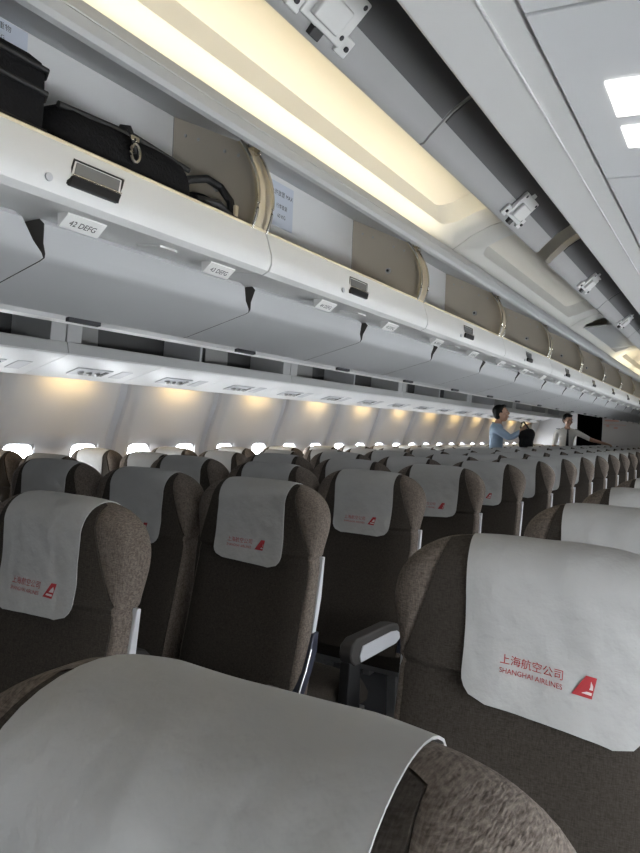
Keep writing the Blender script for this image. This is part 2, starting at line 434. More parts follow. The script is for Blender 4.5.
for i in range(-2, 14):
    ya = SEAM0+BL*i
    n = i+2
    lab = ('open white overhead bin holding the black case and duffel bag' if i == 0 else
           'open white overhead bin just past the bags, with a label inside' if i == 1 else
           'open overhead bin above the middle seats, %s past the bag-filled one' % ORD[i-1] if i > 1 else 'open overhead bin nearer the camera than the bag-filled one')
    if i < 0: continue
    bins.append((ya, center_bin(i, ya, ya+BL, lab)))
# stickers inside the bins
def sticker(parent, y, z, w, hgt, lines, name='printed_label'):
    o = MB().box((.4205, y-w/2, z-hgt/2), (.4215, y+w/2, z+hgt/2)).build(name, 'blueink' if w > .12 else 'placard', parent)
    for (txt, dz, sz) in lines:
        vs, fs = text_mesh(txt, sz, 'CENTER')
        MB().add([(.4222, y+p[0], z+dz+p[1]) for p in vs], fs).build('lettering', 'ink', o, recalc=False)
sticker(bins[0][1], .955-SEAM0, .405, .19, .055, [('禁止放置重物', .006, .017), ('重量 60 KG', -.018, .014)])
sticker(bins[1][1], 2.13-SEAM0-BL, .335, .15, .16, [('允许放置 MAX', .035, .022), ('行李重量', -.01, .018), ('60 KG', -.045, .020)])
# row placards and lights on the strip under the lip
PL = []
for j in range(0, 30):
    y = 1.022+.516*j
    if y > 15.8: break
    host = max((q for q in bins if q[0] <= y), key=lambda q: q[0])
    ly = y-host[0]
    if ly > BL-.09 or ly < .02: ly = min(max(ly, .09), BL-.1)
    def strip_z(x): return 1.752+(1.775-1.752)*(.72-x)/(.72-.545)-1.80
    if j % 1 == 0:
        x0, x1 = .605, .690
        w = .052
        za, zb, xa, xb = strip_z(.690)-.003, strip_z(.690)-.026, .690, .662
        o = MB().prism([(xa, za+.004), (xa, za), (xb, zb), (xb-.004, zb), (xb-.006, strip_z(xb)-.0005)], ly-w, ly+w).build('row_placard', 'placard', host[1], bevel=.001)
        if j < 8:
            vs, fs = text_mesh('%d DEFG' % (42+j), .020, 'CENTER')
            U = (Vector((xa, 0, za))-Vector((xb, 0, zb))).normalized(); N_ = Vector((U.z, 0, -U.x))
            MB().add([Vector((xb, ly+p[0]*.95, zb))+U*(p[1]+.010)+N_*.0008 for p in vs], fs).build('lettering', 'ink', o, recalc=False)
    ly2 = ly+.258
    if ly2 < BL-.05:
        xx0, xx1 = (.625, .66) if j % 2 else (.60, .68)
        ww = .06 if j % 2 else .03
        MB().prism([(xx0, strip_z(xx0)-.0005), (xx1, strip_z(xx1)-.0005), (xx1, strip_z(xx1)-.006), (xx0, strip_z(xx0)-.006)], ly2-ww, ly2+ww).build('indicator_lens', 'placard', host[1], bevel=.001)

# service pods beneath the centre bins
GAP0, PL_ = 1.069, .80
POD = [(.538, 1.772), (.545, 1.762), (.510, 1.728), (.498, 1.708), (.488, 1.700), (.474, 1.694), (.225, 1.625), (.205, 1.622), (.185, 1.628), (.02, 1.675), (-.30, 1.690), (-.47, 1.716), (-.495, 1.724), (-.545, 1.767), (-.538, 1.774)]
pods = []
for i in range(-2, 19):
    y0 = GAP0+PL_*i; y1 = y0+PL_
    lab = 'grey service panel under the middle bins, ' + ('at the left photo edge' if i == -1 else 'beneath the suitcase and duffel bag' if i == 0 else ORD[i] + ' past the one under the bags' if i > 0 else 'nearest the camera')
    t = empty('service_panel', (0, y0, 1.71), label=lab, cat='service panel', group='grey panels under the middle bins')
    # body narrows towards the near end so a wedge-shaped gap shows between neighbours
    n = len(POD); vs = []
    for (yy, sh) in ((.0, 0.), (.03, 0.), (PL_-.004, 0.)):
        for (x, z) in POD:
            tt = max(0, (z-1.70)/.065) if x > 0 else 0
            off = -.050*tt if yy < .02 else (-.050*tt if yy < .1 else -.105*tt)
            vs.append((x, yy+.002+off, z-1.71))
    fs = [(a*n+k, a*n+(k+1) % n, (a+1)*n+(k+1) % n, (a+1)*n+k) for a in range(2) for k in range(n)]
    mb = MB().add(vs, fs); mb.add(vs, [tuple(range(n))[::-1], tuple(2*n+k for k in range(n))], 1); mb.build('panel', ['pod', 'gapshade'], t, smooth=True, angle=22)
    MB().prism([(.20, -.104), (.215, -.102), (.215, -.090), (.20, -.092)], .30, .42).build('hinge_clip', 'ink', t, bevel=.001)

# ------------------------------------------------------------------ left overhead bins + wall service units
LP0, LL = 2.85, 2.478
for i in range(-1, 6):
    ya, yb = LP0+LL*i, LP0+LL*(i+1)
    lab = 'open dark overhead bin along the left wall, ' + ('nearest the camera' if i < 0 else ORD[i+1] + ' from the camera')
    t = empty('overhead_bin', (-1.6, ya, 1.70), label=lab, cat='overhead bin', group='open bins along the left wall')
    L = LL; g = .003
    MB().prism([(.0, .0), (.0, .012), (-.012, .066), (-.025, .071), (-.04, .066), (-.04, .04), (-.42, .03), (-.42, .0)], g, L-g).build('shelf', 'grey', t, smooth=True, angle=30)
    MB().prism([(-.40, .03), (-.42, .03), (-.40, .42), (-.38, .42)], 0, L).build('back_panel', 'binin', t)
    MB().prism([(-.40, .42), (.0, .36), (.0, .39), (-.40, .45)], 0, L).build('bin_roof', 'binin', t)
    for yy, hw in ((0.06, .055), (L-.06, .055)):
        MB().prism([(-.40, .03), (-.025, .066), (-.005, .36), (-.40, .42)], yy-hw, yy+hw).build('end_post', 'grey', t, bevel=.004)
    MB().prism([(-.40, .03), (-.025, .066), (-.005, .36), (-.40, .42)], L/2-.012, L/2+.012).build('divider', 'plast', t, bevel=.002)
    for (p, q) in ((.15, .55), (.62, .95), (1.45, 1.62), (1.7, 2.0)):
        if (i+int(p*10)) % 3 == 0: continue
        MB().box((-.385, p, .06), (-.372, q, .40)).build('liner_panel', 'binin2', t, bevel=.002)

RD0, RP = 3.25, .815
for i in range(-2, 16):
    yc = RD0+RP*i
    lab = 'white wall service unit over the left seats, ' + (ORD[i+2] + ' from the camera')
    t = empty('reading_light_unit', (-1.6, yc, 1.70), label=lab, cat='service unit', group='wall service units over the left seats')
    zz = lambda x: -.005-.160*(-x)/.55
    MB().prism([(-.003, zz(-.003)+.004), (-.003, zz(-.003)-.002), (-.02, zz(-.02)-.006), (-.410, zz(-.410)-.004), (-.420, zz(-.420)+.004), (-.420, zz(-.420)+.022), (-.003, .0)], -RP/2+.002, RP/2-.002).build('panel', 'psu', t, smooth=True, angle=25)
    l_ = MB().prism([(-.18, zz(-.18)-.0052), (-.30, zz(-.30)-.0052), (-.30, zz(-.30)-.012), (-.18, zz(-.18)-.012)], -.17, .13).build('light_cluster', 'plast', t, bevel=.003)
    for k in (-.10, -.03, .04):
        MB().tube([(-.24, k, zz(-.24)-.012), (-.245, k+.004, zz(-.24)-.026)], [.022, .017], 12).build('reading_light', 'metal', l_, smooth=True)
    MB().prism([(-.20, zz(-.20)-.0125), (-.28, zz(-.28)-.0125), (-.28, zz(-.28)-.016), (-.20, zz(-.20)-.016)], .075, .105).build('call_button', 'black', l_)
    MB().prism([(-.17, zz(-.17)-.0055), (-.31, zz(-.31)-.0055), (-.31, zz(-.31)-.009), (-.17, zz(-.17)-.009)], .20, .30).build('sign_lens', 'plast', t, bevel=.001)
# warm wash lamps above each wall panel
for k in range(-2, 11):
    yc = RIB0+PITCH*k+PITCH/2
    if yc < 1.5: continue
    t = empty('wall_wash_lamp', (-2.060, yc, 1.605), label='warm wash lamp at the top of the %s sidewall panel from the camera' % ORD[k+2], cat='lamp', group='wash lamps over the left wall panels')
    MB().box((-.022, -.20, -.004), (.022, .20, .004)).build('lens', 'wash', t)
    MB().box((-.026, -.22, .004), (.026, .22, .012)).build('housing', 'plast', t)

# ------------------------------------------------------------------ right overhead bins: underside panel and raised door
DS0 = .315
DOOR_O = [(1.262, 1.974), (1.272, 1.976), (1.285, 1.990), (1.335, 2.036), (1.385, 2.066), (1.44, 2.082), (1.50, 2.083), (1.56, 2.065), (1.61, 2.03), (1.65, 1.98), (1.68, 1.92)]
DOOR_I = [(1.70, 1.925), (1.668, 1.99), (1.625, 2.045), (1.57, 2.083), (1.505, 2.103), (1.435, 2.102), (1.375, 2.085), (1.322, 2.053), (1.27, 2.006), (1.254, 1.985)]
for i in range(-1, 11):
    ya = DS0+BL*i; yb = ya+BL
    lab = 'raised grey bin door over right aisle, ' + ('nearest the camera' if i < 0 else 'with the large white latch plate' if i == 0 else '%s past the large latch plate' % ORD[i-1] if i > 1 else 'just past the large latch plate')
    t = empty('overhead_bin', (1.62, ya, 1.77), label=lab, cat='overhead bin', group='raised doors of the right bins')
    Z = lambda pr: [(x-1.62, z-1.77) for x, z in pr]
    e = .09 if i == 1 else .004
    s0 = .09 if i == 2 else .004
    d = MB().prism(Z(DOOR_O+DOOR_I), s0, BL-e).build('door', 'door', t, smooth=True, angle=40)
    MB().prism(Z([(1.318, 2.0165), (1.335, 2.032), (1.385, 2.062), (1.44, 2.078), (1.50, 2.079), (1.56, 2.061), (1.608, 2.027), (1.648, 1.977), (1.652, 1.981), (1.611, 2.033), (1.561, 2.067), (1.50, 2.0845), (1.44, 2.0835), (1.383, 2.067), (1.333, 2.037), (1.316, 2.0215)]), s0+.006, BL-e-.006).build('hollow_shade', 'doorshade', d, smooth=True, angle=40)  # dark sheet standing in for the shade in the door's hollow
    # latch plate on the inner face near the edge
    yc = .965-DS0
    big = 1.0
    A = Vector((1.279, 0, 1.985)); B = Vector((1.345, 0, 2.044)); u = (B-A).normalized(); nrm = Vector((u.z, 0, -u.x)); nrm = nrm if nrm.z < 0 else -nrm
    W = Vector((-1.62, 0, -1.77))
    def pl(mb, a0, a1, y0, y1, t0, t1):
        vs = []
        for tt in (t0, t1):
            for yy in (y0, y1):
                for a in (a0, a1):
                    vs.append(A+u*a+nrm*tt+Vector((0, yy, 0))+W)
        mb.add(vs, [(0, 2, 3, 1), (4, 5, 7, 6), (0, 1, 5, 4), (2, 6, 7, 3), (0, 4, 6, 2), (1, 3, 7, 5)])
    mb = MB(); pl(mb, .004, .088, yc-.062, yc+.062, .002, .013); pl(mb, -.004, .03, yc-.092, yc-.058, .002, .010); pl(mb, -.004, .03, yc+.058, yc+.092, .002, .010); pl(mb, .075, .10, yc-.015, yc+.015, .002, .009)
    lp = mb.build('latch_plate', 'latch', d, bevel=.003)
    mb = MB(); pl(mb, .014, .060, yc-.045, yc+.030, .012, .024); mb.build('latch_housing', 'latch', lp, bevel=.004)
    mb = MB(); pl(mb, -.012, .006, yc-.014, yc+.014, -.004, .012); mb.build('latch_hook', 'black', lp, bevel=.002)
    for (a, yy) in ((.012, -.078), (.012, .078), (.078, -.05), (.078, .05), (.02, .05)):
        mb = MB(); p = A+u*a+Vector((0, yc+yy, 0))+W; mb.tube([p+nrm*.010, p+nrm*.0145], .0045, 8); mb.build('screw', 'ink', lp, smooth=True)
    # shelf / lip and underside
    MB().prism(Z([(1.60, 1.875), (1.594, 1.868), (1.586, 1.795), (1.583, 1.776), (1.590, 1.7695), (1.66, 1.7685), (2.18, 1.74), (2.18, 1.78), (1.62, 1.80), (1.612, 1.875)]), .003 if False else 0, BL).build('shelf', 'lip', t, smooth=True, angle=25)
# service panels beneath the right bins with raised seams
for i in range(-2, 12):
    y0 = .697+.505*i; y1 = y0+.505
    lab = 'white service panel under the right bins, ' + ('with the lit squares' if i == 0 else 'between the lit squares and the camera' if i < 0 and i == -1 else 'behind the camera' if i < 0 else ORD[i] + ' past the lit one')
    if i < -1: continue
    t = empty('service_panel', (1.70, y0, 1.766), label=lab, cat='service panel', group='white panels under the right bins')
    z = lambda x: -.004-.03*(x-.0)/.5
    MB().prism([(.0, z(0)-.0), (.0, z(0)-.006), (.46, z(.46)-.006), (.46, z(.46))], .0025, .5025).build('panel', 'psu', t, bevel=.002)
    MB().prism([(-.042, .0045), (-.042, -.0005), (-.039, -.0005), (-.039, .0045)], .0, .505).build('seam_bead', 'white', t, bevel=.0008)
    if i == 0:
        MB().prism([(.05, z(.05)-.0062), (.16, z(.16)-.0062), (.16, z(.16)-.0085), (.05, z(.05)-.0085)], .165, .265).build('light_patch', 'lens', t, bevel=.001)  # bright patches of window light, added as glowing plates
        MB().prism([(.05, z(.05)-.0062), (.16, z(.16)-.0062), (.16, z(.16)-.0085), (.05, z(.05)-.0085)], .300, .375).build('light_patch', 'lens', t, bevel=.001)  # second glowing plate for a patch of window light, no lamp lens

# ------------------------------------------------------------------ front end of the cabin
mb = MB(); mb.box((-.77, 17.0, 0), (2.45, 17.06, 2.5)); tag(mb.build('wall_front', 'bulk'), kind='structure')
mb = MB(); mb.box((-2.45, 17.0, 0), (-1.32, 17.06, 2.5)); tag(mb.build('wall_front_left', 'wall'), kind='structure')
mb = MB(); mb.box((-1.32, 17.0, 2.05), (-.77, 17.06, 2.5)); tag(mb.build('wall_front_top', 'bulk'), kind='structure')
mb = MB(); mb.box((-1.6, 19.2, 0), (-.3, 19.26, 2.4)); mb.box((-1.6, 17.08, 0), (-1.56, 19.2, 2.4)); mb.box((-.36, 17.08, 0), (-.32, 19.2, 2.4)); mb.box((-1.6, 17.08, 2.3), (-.32, 19.2, 2.34)); tag(mb.build('wall_galley', 'bulkd'), kind='structure')
t = empty('bulkhead_sign', (-.52, 16.99, 1.62), label='faint red sign on the grey front bulkhead', cat='sign')
MB().box((-.22, -.004, -.02), (.25, .002, -.012)).build('red_line', 'pink', t)
for k, (a, c, d_) in enumerate(((-.2, .1, .06), (-.16, -.1, -.06), (.0, .08, -.10))):
    MB().box((a, -.004, d_), (c, .002, d_+.03)).build('red_mark', 'pink', t)

# ------------------------------------------------------------------ seats
LEAN = .20; ZP = .45; HT = 1.148
def hw(z):        # half width
    if z > 1.035: return .105+.142*math.sqrt(max(0, 1-((z-1.035)/(HT-1.035))**2))
    if z > .925:
        t = (z-.925)/.11; return .229+.018*(t*t*(3-2*t)) if True else 0
    if z > .90: return .229-.0*(.925-z)
    return .229+.006*math.sin((.90-z)*6)
def hd(z):        # half depth
    if z > 1.083: return .066*math.sqrt(max(0, 1-((z-1.083)/(HT-1.083))**2))
    if z > .93: return .066
    if z > .89: return .066-.012*(.93-z)/.04
    return .054+.022*min(1, (.89-z)/.3)
def yc_(z):       # centre line of the section
    if z > .93: return 0.
    if z > .89: return .004*(.93-z)/.04
    return .004+.006*min(1, (.89-z)/.2)
def xs_(z):       # seam between dark back cover and tweed
    if z > .93: return min(.222-.075*((z-.93)/(HT-.93))**.8, hw(z)*.97)
    return .214
def sec_y(x, z, s, n=3.6):
    w, d = hw(z), hd(z)
    q = min(1, abs(x)/max(w, 1e-4))
    return yc_(z)+s*d*(1-q**n)**(1/n)
def lean(p):
    t = p[2]-ZP if p[2] < .93 else .48+.06*(1-math.exp(-(p[2]-.93)/.06))
    return (p[0], p[1]+LEAN*t, p[2])
ZS = [.44+.49*i/18 for i in range(18)]+[.905, .918, .924, .930, .936, .945, .96, .98, 1.0, 1.02, 1.035, 1.048, 1.06, 1.072, 1.083, 1.092, 1.102, 1.111, 1.119, 1.126, 1.132, 1.137, 1.141, 1.144, 1.1465, 1.1478]
ZS = sorted(set(round(z, 4) for z in ZS))
def backrest_mesh(front):
    rows = []
    for z in ZS:
        w, xs = hw(z), xs_(z)
        ring = []
        dent = .010 if .915 < z < .927 else 0.
        if not front:
            N = 18
            for i in range(N+1):
                x = xs*(-1+2*i/N); ring.append((x, sec_y(x, z, -1)+dent*.6, z))
        else:
            # from +xs on the rear, round the side, across the front, to -xs
            a0 = xs/w
            side = []
            for i in range(13):
                # superellipse angle param from rear point to front
                t = i/12
                th0 = math.acos(min(1, a0**(3.6/2)))
                th = th0*(1-t)+(-(PI/2-.35))*t if False else None
                side.append(t)
            n = 3.6
            def se(th):
                c, s_ = math.cos(th), math.sin(th)
                return (w*math.copysign(abs(c)**(2/n), c), yc_(z)+hd(z)*math.copysign(abs(s_)**(2/n), s_))
            tr = -math.acos(min(1, a0**(n/2)))           # rear right seam
            tl = PI-tr
            K = 40
            for i in range(K+1):
                th = tr+(tl-tr)*i/K
                x, y = se(th)
                edge = min(i, K-i)
                gv = .005 if edge == 0 else 0.
                ring.append((x*(1-dent*2), y+gv, z))
        rows.append([lean(p) for p in ring])
    n = len(rows[0]); vs = [p for rg in rows for p in rg]
    fs = [(j*n+i, j*n+i+1, (j+1)*n+i+1, (j+1)*n+i) for j in range(len(rows)-1) for i in range(n-1)]
    if not front:
        # give the back cover a few centimetres of depth at its edge
        o = len(vs)
        inner = [[(p[0]*.98, p[1]+.03, p[2]-(.01 if p[2] > 1.1 else 0)) for p in rg] for rg in rows]
        vs += [p for rg in inner for p in rg]
        R = len(rows)
        for j in range(R-1):
            for i in (0, n-1): fs.append((j*n+i, (j+1)*n+i, o+(j+1)*n+i, o+j*n+i))
        for i in range(n-1):
            fs.append((i, i+1, o+i+1, o+i))
    else:
        fs.append(tuple(range(n)))
    return MB().add(vs, fs)
def wr(x, s, seed):
    if seed >= 7:
        a = noise.noise(Vector((x*9-s*11, s*4+x*5, seed*2.1)))
        return .0035*noise.noise(Vector((x*14+seed*7.3, s*9, seed)))+.007*max(0, .32-abs(a))*(1 if s > -.05 else .3)
    return .0035*noise.noise(Vector((x*14+seed*7.3, s*9, seed)))+.0022*noise.noise(Vector((x*33, s*22+seed*3, 4+seed)))
def cover_pt(x, s, seed, off=.0045):
    """s: path length from the top centre, negative = front, positive = rear"""
    R = .062; z1 = 1.083; q = PI/2*R
    xr = abs(x)/.247
    dz = -.006*(xr/.57)**4
    if abs(s) <= q:
        a = s/R; rr = R+off+.003
        y, z = -rr*math.sin(a), z1+rr*math.cos(a); n = (0, -math.sin(a), math.cos(a))
    else:
        sg = 1 if s > 0 else -1
        z = z1-(abs(s)-q)
        base = max(hd(max(z, .935)), .066)
        y = -sg*(base*(1-xr**3.6)**(1/3.6)+off+max(0, abs(s)-.2)*.05); n = (0, -sg, 0)
    w_ = wr(x, s, seed)*min(1, .3+abs(s)/.2)
    return (x+.0, y+n[1]*max(w_, -.003), z+dz+n[2]*max(w_, -.002)), n
S_BACK, S_FRONT = .312, -.22
COVER_TILT = {7: .0, 8: .012}
def cover_mesh(seed):
    nu, nv = 22, 48; SB = {8: .302, 7: .33}.get(seed, .288)
    def fn(i, j):
        s = S_FRONT+(SB-S_FRONT)*j/nv
        u = -1+2*i/nu
        # rounded lower corners: width shrinks close to the hems
        e = min(SB-s, s-S_FRONT); rc = .045
        hwid = {7: .132+.08*s, 8: .142}.get(seed, .133)+.003*math.sin(s*15+seed)
        if e < rc: hwid -= rc*(1-math.sqrt(max(0, 1-(1-e/rc)**2)))
        x = u*hwid+(.006*math.sin(seed*3)*(s/.3) if seed < 7 else .035 if seed == 8 else .0)
        p, n = cover_pt(x, s+COVER_TILT.get(seed, .006*math.sin(seed*5))*u, seed)
        return lean(p), n
    return MB().grid(fn, nu, nv, .002)
def logo_mesh(seed):
    mb = MB()
    zc = .948; s_of = lambda z: PI/2*.062+(1.083-z)
    def put(vs, fs, x0, z0, sc=1., mi=0, lift=0.):
        out = []
        for p in vs:
            x = x0+p[0]*sc; z = z0+p[1]*sc
            if seed == 8: z -= .10*x; x += .035
            q, n = cover_pt(x, s_of(z), seed, .0045)
            out.append(lean((q[0], q[1]-.0012-lift, z)))
        mb.add(out, fs, mi)
    def fit(txt, width, hgt, x0, z0, bold=0.):
        vs, fs = text_mesh(txt, 1., 'LEFT', bold)
        xa = min(p[0] for p in vs); xb = max(p[0] for p in vs); za = min(p[1] for p in vs); zb = max(p[1] for p in vs)
        vs = [((p[0]-xa)/(xb-xa)*width, (p[1]-za)/(zb-za)*hgt) for p in vs]
        put(vs, fs, x0, z0)
    fit('上海航空公司', .098, .0155, -.078, zc+.001)
    fit('SHANGHAI AIRLINES', .098, .0078, -.078, zc-.0125, .0)
    # red tail fin with a pale bird-like notch
    put([(0, 0), (.030, -.001), (.036, .031), (.020, .031)], [(0, 1, 2, 3)], .034, zc-.013)
    put([(.010, .005), (.029, .004), (.030, .008), (.013, .009)], [(0, 1, 2, 3)], .034, zc-.013, 1, 1, .0008)
    put([(.018, .012), (.031, .012), (.031, .018), (.028, .024), (.023, .019)], [(0, 1, 2, 3, 4)], .034, zc-.013, 1, 1, .0008)
    # lift the pale marks a hair
    return mb
def rbox(mb, a, b): return mb.box(a, b)

MESH = {}
def mesh_obj(name, key, fn, parent):
    if key not in MESH:
        o = fn(); MESH[key] = o; o.name = name; o.parent = parent; return o
    o = MESH[key].copy(); COL.objects.link(o); o.parent = parent; o.name = name; return o
def cushion():
    mb = MB(); xs = [-.228, -.21, -.1, 0, .1, .21, .228]
    rows = []
    for j in range(13):
        t = j/12; y = .015+.47*t
        zt = .455+.02*math.sin(t*PI)*.6+(.012*t)-(max(0, t-.85)/.15)**2*.05
        rows.append((y, zt))
    vs = []
    for (y, zt) in rows:
        for x in xs:
            e = max(0, (abs(x)-.19)/.038); vs.append((x, y, zt-.028*e*e+.006*(1-abs(x)/.23)))
    w = len(xs); n = len(rows); o = len(vs)
    vs += [(p[0]*.99, p[1]*.98+.006, .36) for p in vs]
    fs = [(j*w+i, j*w+i+1, (j+1)*w+i+1, (j+1)*w+i) for j in range(n-1) for i in range(w-1)]
    fs += [tuple(k+o for k in q[::-1]) for q in fs]
    bd = [i for i in range(w-1)]+[j*w+w-1 for j in range(n-1)]+[(n-1)*w+w-1-i for i in range(w-1)]+[(n-1-j)*w for j in range(n-1)]
    for k in range(len(bd)):
        a, b_ = bd[k], bd[(k+1) % len(bd)]; fs.append((b_, a, a+o, b_+o))
    return MB().add(vs, fs).build('seat_cushion', 'dark', smooth=True, angle=50)
def armrest_main():
    prof = [(.205, .575), (.195, .60), (.205, .63), (.24, .645), (.50, .640), (.565, .625), (.60, .59), (.59, .565), (.54, .550), (.23, .555)]
    return MB().prism(prof, -.024, .024, axis='x').build('armrest', 'armpad', bevel=.008, seg=3)
def armcap(sg):
    prof = [(.265, .562), (.255, .585), (.275, .615), (.50, .612), (.55, .603), (.580, .586), (.575, .568), (.54, .558)]
    return MB().prism(prof, sg*.0235, sg*.028, axis='x').build('end_cap', 'plast', bevel=.002)
def arm_post():
    return MB().prism([(.24, .36), (.25, .56), (.33, .56), (.34, .36)], -.018, .018, axis='x').build('armrest_support', 'black', bevel=.004)
def trim(sg):
    vs = [(.014, .925), (.026, .925), (.038, .80), (.032, .68), (.012, .665), (.014, .80)]
    pts = [(y+LEAN*(z-ZP), z) for y, z in vs]
    return MB().prism(pts, sg*.222, sg*.238, axis='x').build('side_trim', 'plast', bevel=.003)
def bracket(sg):
    pts = [(.012, .70), (.040, .70), (.046, .64), (.030, .58), (.0, .52), (-.02, .46), (-.05, .46), (-.04, .53), (-.012, .60), (.0, .65)]
    pts = [(y+LEAN*(z-ZP), z) for y, z in pts]
    return MB().prism(pts, sg*.218, sg*.245, axis='x').build('hinge_bracket', 'navy', bevel=.005)
def bracket_edge(sg):
    pts = [(-.050, .455), (-.038, .53), (-.010, .602), (.004, .655)]
    return MB().tube([(sg*.246, y+LEAN*(z-ZP), z) for y, z in pts], .003, 6).build('metal_edge', 'metal', smooth=True)
def legm():
    return MB().prism([(.04, 0), (.10, 0), (.12, .30), (.06, .36), (.03, .36)], -.02, .02, axis='x').build('leg', 'metal', bevel=.004)
def framem():
    return MB().box((-.245, .03, .335), (.245, .08, .362)).build('cross_bar', 'metal', bevel=.004)
def beltm():
    mb = MB(); pts = [(.20, .10, .475), (.12, .16, .492), (.03, .20, .49), (-.06, .19, .492), (-.14, .14, .49), (-.20, .09, .475)]
    vs = []; 
    for (x, y, z) in pts: vs += [(x, y-.022, z+.002), (x, y+.022, z+.006), (x, y+.022, z+.009), (x, y-.022, z+.005)]
    fs = [(i*4+k, i*4+(k+1) % 4, (i+1)*4+(k+1) % 4, (i+1)*4+k) for i in range(len(pts)-1) for k in range(4)]+[(3, 2, 1, 0), (20, 21, 22, 23)]
    return mb.add(vs, fs).build('seat_belt', 'strap', smooth=True, angle=60)
def bucklem():
    return MB().box((.0, .172, .497), (.065, .228, .512)).build('buckle', 'metal', bevel=.004)

def seat(x, y0, label, group, left_arm, right_arm, aisle, seed, detail):
    t = empty('aircraft_seat', (x, y0, 0), random.uniform(-.012, .012), label=label, cat='seat', group=group)
    mesh_obj('back_cover', 'bc', lambda: backrest_mesh(False).build('back_cover', 'dark', smooth=True, angle=60), t)
    mesh_obj('backrest', 'br', lambda: backrest_mesh(True).build('backrest', 'tweed', smooth=True, angle=60), t)
    c = mesh_obj('headrest_cover', 'cv%d' % seed, lambda: cover_mesh(seed).build('headrest_cover', 'cloth', smooth=True, angle=70), t)
    if detail: mesh_obj('printed_logo', 'lg%d' % seed, lambda: logo_mesh(seed).build('printed_logo', ['red', 'redl'], recalc=False), c)
    mesh_obj('seat_cushion', 'cu', cushion, t)
    if left_arm:
        a = mesh_obj('armrest', 'ar', armrest_main, t); a.location = (-.254, .05, -.012)
        mesh_obj('end_cap', 'acL', lambda: armcap(-1), a)
        if aisle: p = mesh_obj('armrest_support', 'ap', arm_post, t); p.location.x = -.254
    if right_arm:
        a = mesh_obj('armrest', 'ar', armrest_main, t); a.location = (.254, .05, -.012)
        mesh_obj('end_cap', 'acR', lambda: armcap(1), a)
        if aisle: p = mesh_obj('armrest_support', 'ap', arm_post, t); p.location.x = .254
    if aisle and detail:
        mesh_obj('side_trim', 'tr%d' % aisle, lambda: trim(aisle), t)
        k = mesh_obj('hinge_bracket', 'hb%d' % aisle, lambda: bracket(aisle), t)
        mesh_obj('metal_edge', 'me%d' % aisle, lambda: bracket_edge(aisle), k)
    elif aisle:
        mesh_obj('side_trim', 'tr%d' % aisle, lambda: trim(aisle), t)
    for yy in (0, .35): mesh_obj('cross_bar', 'fr', framem, t).location.y = yy
    for sx in (-1, 1):
        lg = mesh_obj('leg', 'lg', legm, t); lg.location.x = sx*.17
    if detail:
        bl = mesh_obj('seat_belt', 'bl', beltm, t); mesh_obj('buckle', 'bk', bucklem, bl)
    return t
SP = .785
COLS = [  # name phrase, x, first y0, count, left arm, right arm, aisle side
    ('right block, beside the aisle', 1.63, 1.155-SP, 7, True, True, -1),
    ('right-hand column of the middle block', .57, .99-SP, 21, True, True, 1),
    ('centre column of the middle block', .063, .99-SP, 21, True, False, 0),
    ('left-hand column of the middle block', -.444, .99-SP, 21, True, False, -1),
    ('aisle column of the left block', -1.485, .99-SP, 21, True, True, 1),
    ('window column of the left block', -1.992, .99-SP, 21, True, False, 0)]
special = {('right block, beside the aisle', 0): 'brown seat directly in front of camera, large pale cover filling the lower photo',
           ('right block, beside the aisle', 1): 'brown seat at right with large red airline print on its white cover'}
for (nm, x, yy, cnt, la, ra, ai) in COLS:
    n = 0
    for k in range(cnt):
        y0 = yy+SP*k
        if y0 > 16.3: break
        a = project((x+.24, y0+.14, 1.1)); b2 = project((x, y0+.14, 1.17)); c2 = project((x-.24, y0+.14, 1.1))
        if max(a[0], b2[0]) < -3 or min(c2[0], b2[0]) > 645: continue
        lab = special.get((nm, k)) or 'brown seat with pale headrest cover, %s in the %s' % (ORD[n], nm)
        o = seat(x-(.018 if (x > 1 and k == 0) else .004 if (x > 1 and k == 1) else 0), y0-(.135 if (x > 1 and k == 0) else .036 if (x > 1 and k == 1) else 0), lab, 'seats in the '+nm, la, ra, ai, (7+k if (x > 1 and k < 2) else (k*5+int(abs(x)*10)) % 4), y0 < 5.5)
        if x < -1: o.scale.z = .955
        if x > 1 and k == 1: o.rotation_euler.z = math.radians(6); o.scale.z = 1.006
        if x > 1 and k == 0: o.rotation_euler.z = math.radians(1); o.scale.y = 1.4
        n += 1

# ------------------------------------------------------------------ luggage in the first open bin
def soft_box(w, d, hgt, r_, seed=0, amp=.006, n=8):
    """rounded, slightly slumped box centred on x,y, base at z=0"""
    bm = bmesh.new(); bmesh.ops.create_cube(bm, size=1)
    bmesh.ops.subdivide_edges(bm, edges=bm.edges[:], cuts=n, use_grid_fill=True)
    mb = MB()
    hw_, hd_, hh_ = w/2, d/2, hgt/2
    for q in bm.verts:
        p = Vector((q.co.x*w, q.co.y*d, q.co.z*hgt))
        c = Vector((max(-hw_+r_, min(hw_-r_, p.x)), max(-hd_+r_, min(hd_-r_, p.y)), max(-hh_+r_, min(hh_-r_, p.z))))
        dlt = p-c
        if dlt.length > 1e-6: p = c+dlt.normalized()*r_
        nz = noise.noise(Vector((p.x*9+seed, p.y*9, p.z*9)))
        p += p.normalized()*nz*amp
        q.co = p+Vector((0, 0, hh_))
    vs = [tuple(q.co) for q in bm.verts]; bm.verts.index_update(); fs = [tuple(q.index for q in f.verts) for f in bm.faces]; bm.free()
    return mb.add(vs, fs)
SZ = 1.801
t = empty('suitcase', (.575, .70, SZ), label='black soft suitcase lying in the open bin at upper left', cat='suitcase')
soft_box(.27, .40, .236, .03, 3, .004).build('case_body', 'bag', t, smooth=True)
for zz in (.085, .16, .205):
    MB().tube([(.137, -.19, zz), (.139, 0, zz+.002), (.137, .19, zz), (.11, .204, zz), (-.1, .204, zz)], .006, 8).build('zip_band', 'strap', t, smooth=True)
